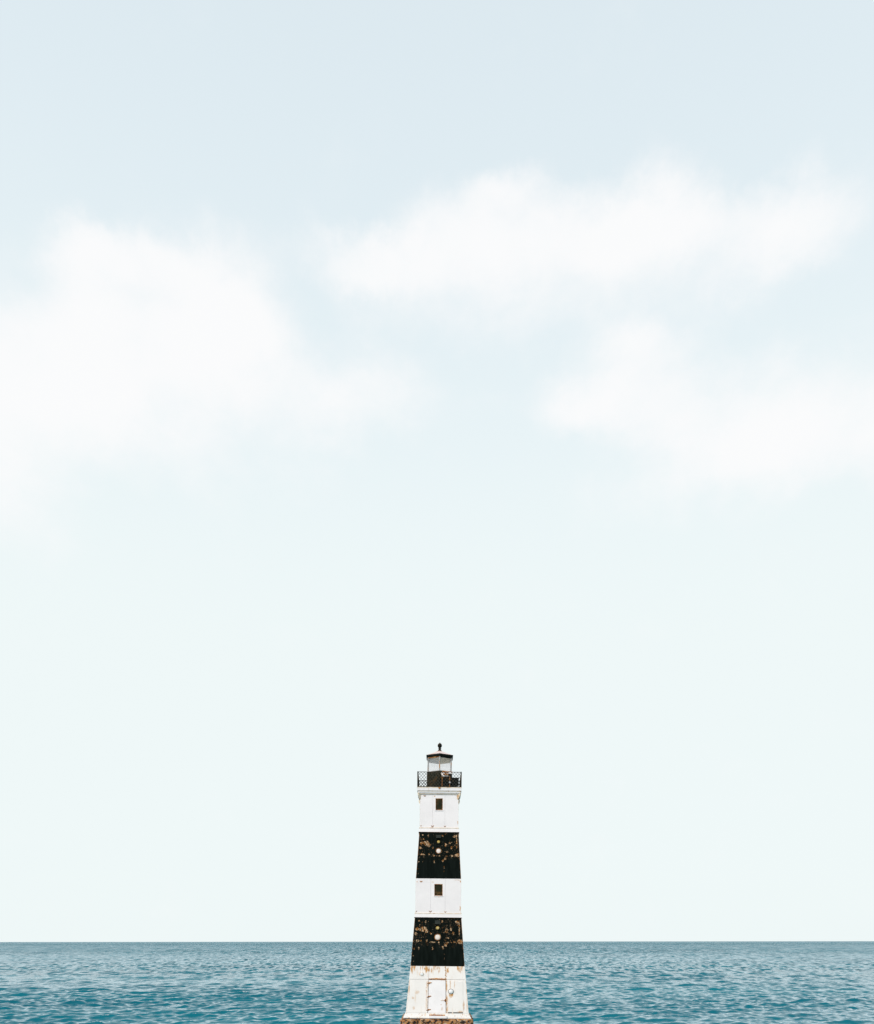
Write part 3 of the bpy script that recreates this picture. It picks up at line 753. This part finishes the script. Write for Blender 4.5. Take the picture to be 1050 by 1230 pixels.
for a, b_ in zip(rings, rings[1:]+rings[:1]):
    for i in range(6): bm.faces.new((a[i], a[(i+1) % 6], b_[(i+1) % 6], b_[i]))
bm_obj('eave_fascia', bm, M['finial'], roof)
diam_prism('soffit', [(RP-.03, z_eave1-.015), (RP-.03, z_eave1-.003)], M['cream'], roof)
bm = bmesh.new()
zf = z_apex; q = PX
lathe(bm, [(2.9*q, zf-.02), (2.6*q, zf+.25*q), (1.7*q, zf+1.3*q), (1.2*q, zf+1.9*q), (1.3*q, zf+2.3*q), (2.1*q, zf+2.7*q), (2.1*q, zf+3.0*q), (1.3*q, zf+3.4*q), (1.25*q, zf+4.0*q),
           (1.9*q, zf+4.6*q), (2.45*q, zf+5.6*q), (2.65*q, zf+6.8*q), (2.4*q, zf+8.0*q), (1.7*q, zf+9.0*q), (.7*q, zf+9.6*q), (.25*q, zf+10.2*q), (.08*q, zf+10.6*q)], LX, 0, 20)
bm_obj('finial', bm, M['finial'], roof, True)
for (x, y) in diam(RP):
    bm = bmesh.new(); bar(bm, (x, y, z_sill-.003), (x, y, z_eave0+.02), .032, 8); bm_obj('lantern_post', bm, M['grey_iron'], LH)
cs = diam(RP)
for i in range(6):
    a = Vector((*cs[i], 0)); b_ = Vector((*cs[(i+1) % 6], 0)); u = (b_-a).normalized(); nrm = Vector((u.y, -u.x, 0))
    def slab(name, s0, s1, z0_, z1_, off, th, mat):
        p0 = a+u*s0; p1 = b_-u*s1
        v = [p+nrm*(off+e)+Vector((0, 0, z)) for z in (z0_, z1_) for e in (-th/2, th/2) for p in (p0, p1)]
        return mesh_obj(name, v, [(0,2,3,1), (4,5,7,6), (0,1,5,4), (2,6,7,3), (0,4,6,2), (1,3,7,5)], mat, LH)
    slab('lantern_pane', .034, .034, z_sill+.03, z_eave0-.002, 0, .008, M['glass'])
    slab('sill_bar', .034, .034, z_sill+.001, z_sill+.03, 0, .05, M['grey_iron'])
    slab('head_bar', .034, .034, z_eave0-.05, z_eave0-.0025, .02, .03, M['rust'] if i > 1 else M['black_iron'])
for i in range(6):      # cream lining boards under the eave, deeper on the seaward side
    q_ = diam(RP-.035); a = Vector((*q_[i], 0)); b_ = Vector((*q_[(i+1) % 6], 0)); u = (b_-a).normalized(); nrm = Vector((u.y, -u.x, 0))
    zl_ = z_eave0-.12 if i in (2, 3) else z_eave0+.002
    v = [p+nrm*e+Vector((0, 0, z)) for z in (zl_, z_eave1-.016) for e in (-.012, .002) for p in (a+u*.012, b_-u*.012)]
    mesh_obj('lining_board', v, [(0,2,3,1), (4,5,7,6), (0,1,5,4), (2,6,7,3), (0,4,6,2), (1,3,7,5)], M['cream'] if i == 2 else M['pale'], roof)
# small rusty spike of the lantern foot over the deck edge
p = Vector((LX, -gy-.02, gz1-.05)); bm = bmesh.new()
v = [(LX-.07, -gy-.006, gz1+.0), (LX+.07, -gy-.006, gz1+.0), (LX, -gy-.006, gz1-.11), (LX-.07, -gy-.035, gz1+.0), (LX+.07, -gy-.035, gz1+.0), (LX, -gy-.035, gz1-.11)]
mesh_obj('drip_bracket', v, [(0,1,2), (3,4,5), (0,1,4,3), (1,2,5,4), (2,0,3,5)], M['rust'], deck)

# ------------------------------------------------------------------ equipment on the gallery (own things)
LHM = Matrix.Translation(LH.location) @ Matrix.Rotation(LEAN, 4, 'Y')
def place(o, x, y, z):          # a thing built round its own base, put at tower-local x,y,z
    o.location = LHM @ Vector((x, y, z)); o.rotation_euler = (0, LEAN, 0); return o
def empty(name): return link(bpy.data.objects.new(name, None))
def cabinet(xa, xb, yt, depth, yc, label):
    cxp = (xa+xb)/2; od = -yc
    w = (xb-xa)*dep(od)/F; hh = zz(yt, od)-gz1
    e = empty('battery_cabinet'); tag(e, label, 'cabinet', 'battery cabinets on the gallery')
    bm = bmesh.new(); bx(bm, -w/2, w/2, -depth/2, depth/2, .03, hh-.03, .008); bm_obj('body', bm, M['cabinet'], e)
    bm = bmesh.new()
    bx(bm, -w/2-.012, w/2+.012, -depth/2-.012, depth/2+.012, hh-.03, hh, .005); bm_obj('lid', bm, M['cabinet'], e)
    bm = bmesh.new(); bx(bm, -w/2+.03, w/2-.03, -depth/2+.03, depth/2-.03, .002, .03); bm_obj('foot', bm, M['black_iron'], e)
    bm = bmesh.new(); bx(bm, w*.28, w*.36, -depth/2-.025, -depth/2-.001, hh*.5, hh*.62); bm_obj('catch', bm, M['hood'], e)
    place(e, (cxp-axis_x(940))*dep(od)/F, yc, gz1+.002)
cabinet(532.2, 539.2, 933.3, .22, -.86, 'narrow black battery cabinet on the gallery beside the lantern base')
cabinet(541.8, 551.2, 934.6, .26, -.84, 'wide black battery cabinet in the right corner of the gallery')
def pole(x, yt, yc, r, label, cap=False):
    od = -yc; e = empty('gallery_pole'); tag(e, label, 'pole', 'rusty poles on the gallery')
    hh = zz(yt, od)-gz1
    bm = bmesh.new(); bar(bm, (0, 0, .012), (0, 0, hh), r, 10); bm_obj('tube', bm, M['rust'], e)
    bm = bmesh.new(); bx(bm, -.055, .055, -.055, .055, 0, .012); bm_obj('base_plate', bm, M['rust'], e)
    if cap:
        bm = bmesh.new(); bx(bm, -.085, .085, -.05, .05, hh-.10, hh+.01, .01); bm_obj('cap', bm, M['black_iron'], e)
        bm = bmesh.new(); bx(bm, -.04, .04, -.07, -.03, hh*.32, hh*.46, .006); bm_obj('clamp', bm, M['grey_iron'], e)
    place(e, (x-axis_x(940))*dep(od)/F, yc, gz1+.002)
pole(531.3, 933.6, -1.04, .028, 'thin rusty pole left of the narrow black cabinet')
pole(540.4, 929.6, -1.04, .030, 'rusty pole with a black cap between the two black cabinets', True)
# tilted solar panel: pale back towards us, rusty rim, on a rusty lattice bracket
e = empty('solar_panel'); tag(e, 'small tilted solar panel with pale back and rusty rim above the cabinets', 'solar panel')
xa = (528.9-axis_x(925)); xb = (544.2-axis_x(925)); od = .74
w0 = xa*dep(od)/F; w1_ = xb*dep(od)/F; zA = zz(925.0, od); zB = zz(926.8, od); zl = zz(933.0, od)
cx = (w0+w1_)/2
def loc3(x, y, z): return Vector((x-cx, y+od, z-(gz1+.002)))
tp = [loc3(w0, -.62, zA), loc3(w1_, -.62, zB), loc3(w1_-.20, -.86, zl-.02), loc3(w0+.10, -.86, zl)]
nn = (tp[1]-tp[0]).cross(tp[3]-tp[0]).normalized()
v = tp+[p+nn*.018 for p in tp]
mesh_obj('back_sheet', v, [(0,1,2,3), (4,5,6,7), (0,1,5,4), (1,2,6,5), (2,3,7,6), (3,0,4,7)], M['panel_back'], e)
bm = bmesh.new(); bar(bm, tp[0]-Vector((.02, 0, 0)), tp[1]+Vector((.02, 0, 0)), .018, 8); bm_obj('rim', bm, M['rust'], e)
bm = bmesh.new()
g0 = loc3(w0+.12, -.90, zz(926.6, .9)); g1 = loc3(w0+.40, -.90, zz(927.6, .9)); g2 = loc3(w0+.42, -.92, zl+.06); g3 = loc3(w0+.17, -.92, zl+.08)
for p_, q_ in ((g0, g1), (g1, g2), (g2, g3), (g3, g0), (g0, g2), (g1, g3), ((g0+g1)/2, (g2+g3)/2)): bar(bm, p_, q_, .022, 6)
bm_obj('bracket', bm, M['rust'], e)
lid_z = zz(933.3, .86)-gz1+.0005
for px_leg in (533.6, 537.8):       # two stub legs standing on the narrow cabinet's lid
    x_ = (px_leg-axis_x(933))*dep(.86)/F-cx
    t_ = (x_-tp[3].x)/(tp[2].x-tp[3].x); p_ = tp[3].lerp(tp[2], t_)
    bm = bmesh.new(); bar(bm, (p_.x, p_.y, lid_z), (p_.x, p_.y, p_.z+.012), .014, 8); bm_obj('leg', bm, M['black_iron'], e)
place(e, cx, -od, gz1+.002)
# small white junction box on the deck in the right corner
e = empty('junction_box'); tag(e, 'tiny pale junction box on the deck by the right railing post', 'junction box')
bm = bmesh.new(); bx(bm, -.05, .05, -.04, .04, 0, .09, .008); bm_obj('body', bm, M['white_glass'], e)
bm = bmesh.new(); bx(bm, -.054, .054, -.046, -.0405, .012, .078, .002); bm_obj('lid', bm, M['white_glass'], e)
place(e, (550.3-axis_x(944))*dep(1.05)/F, -1.03, gz1+.002)
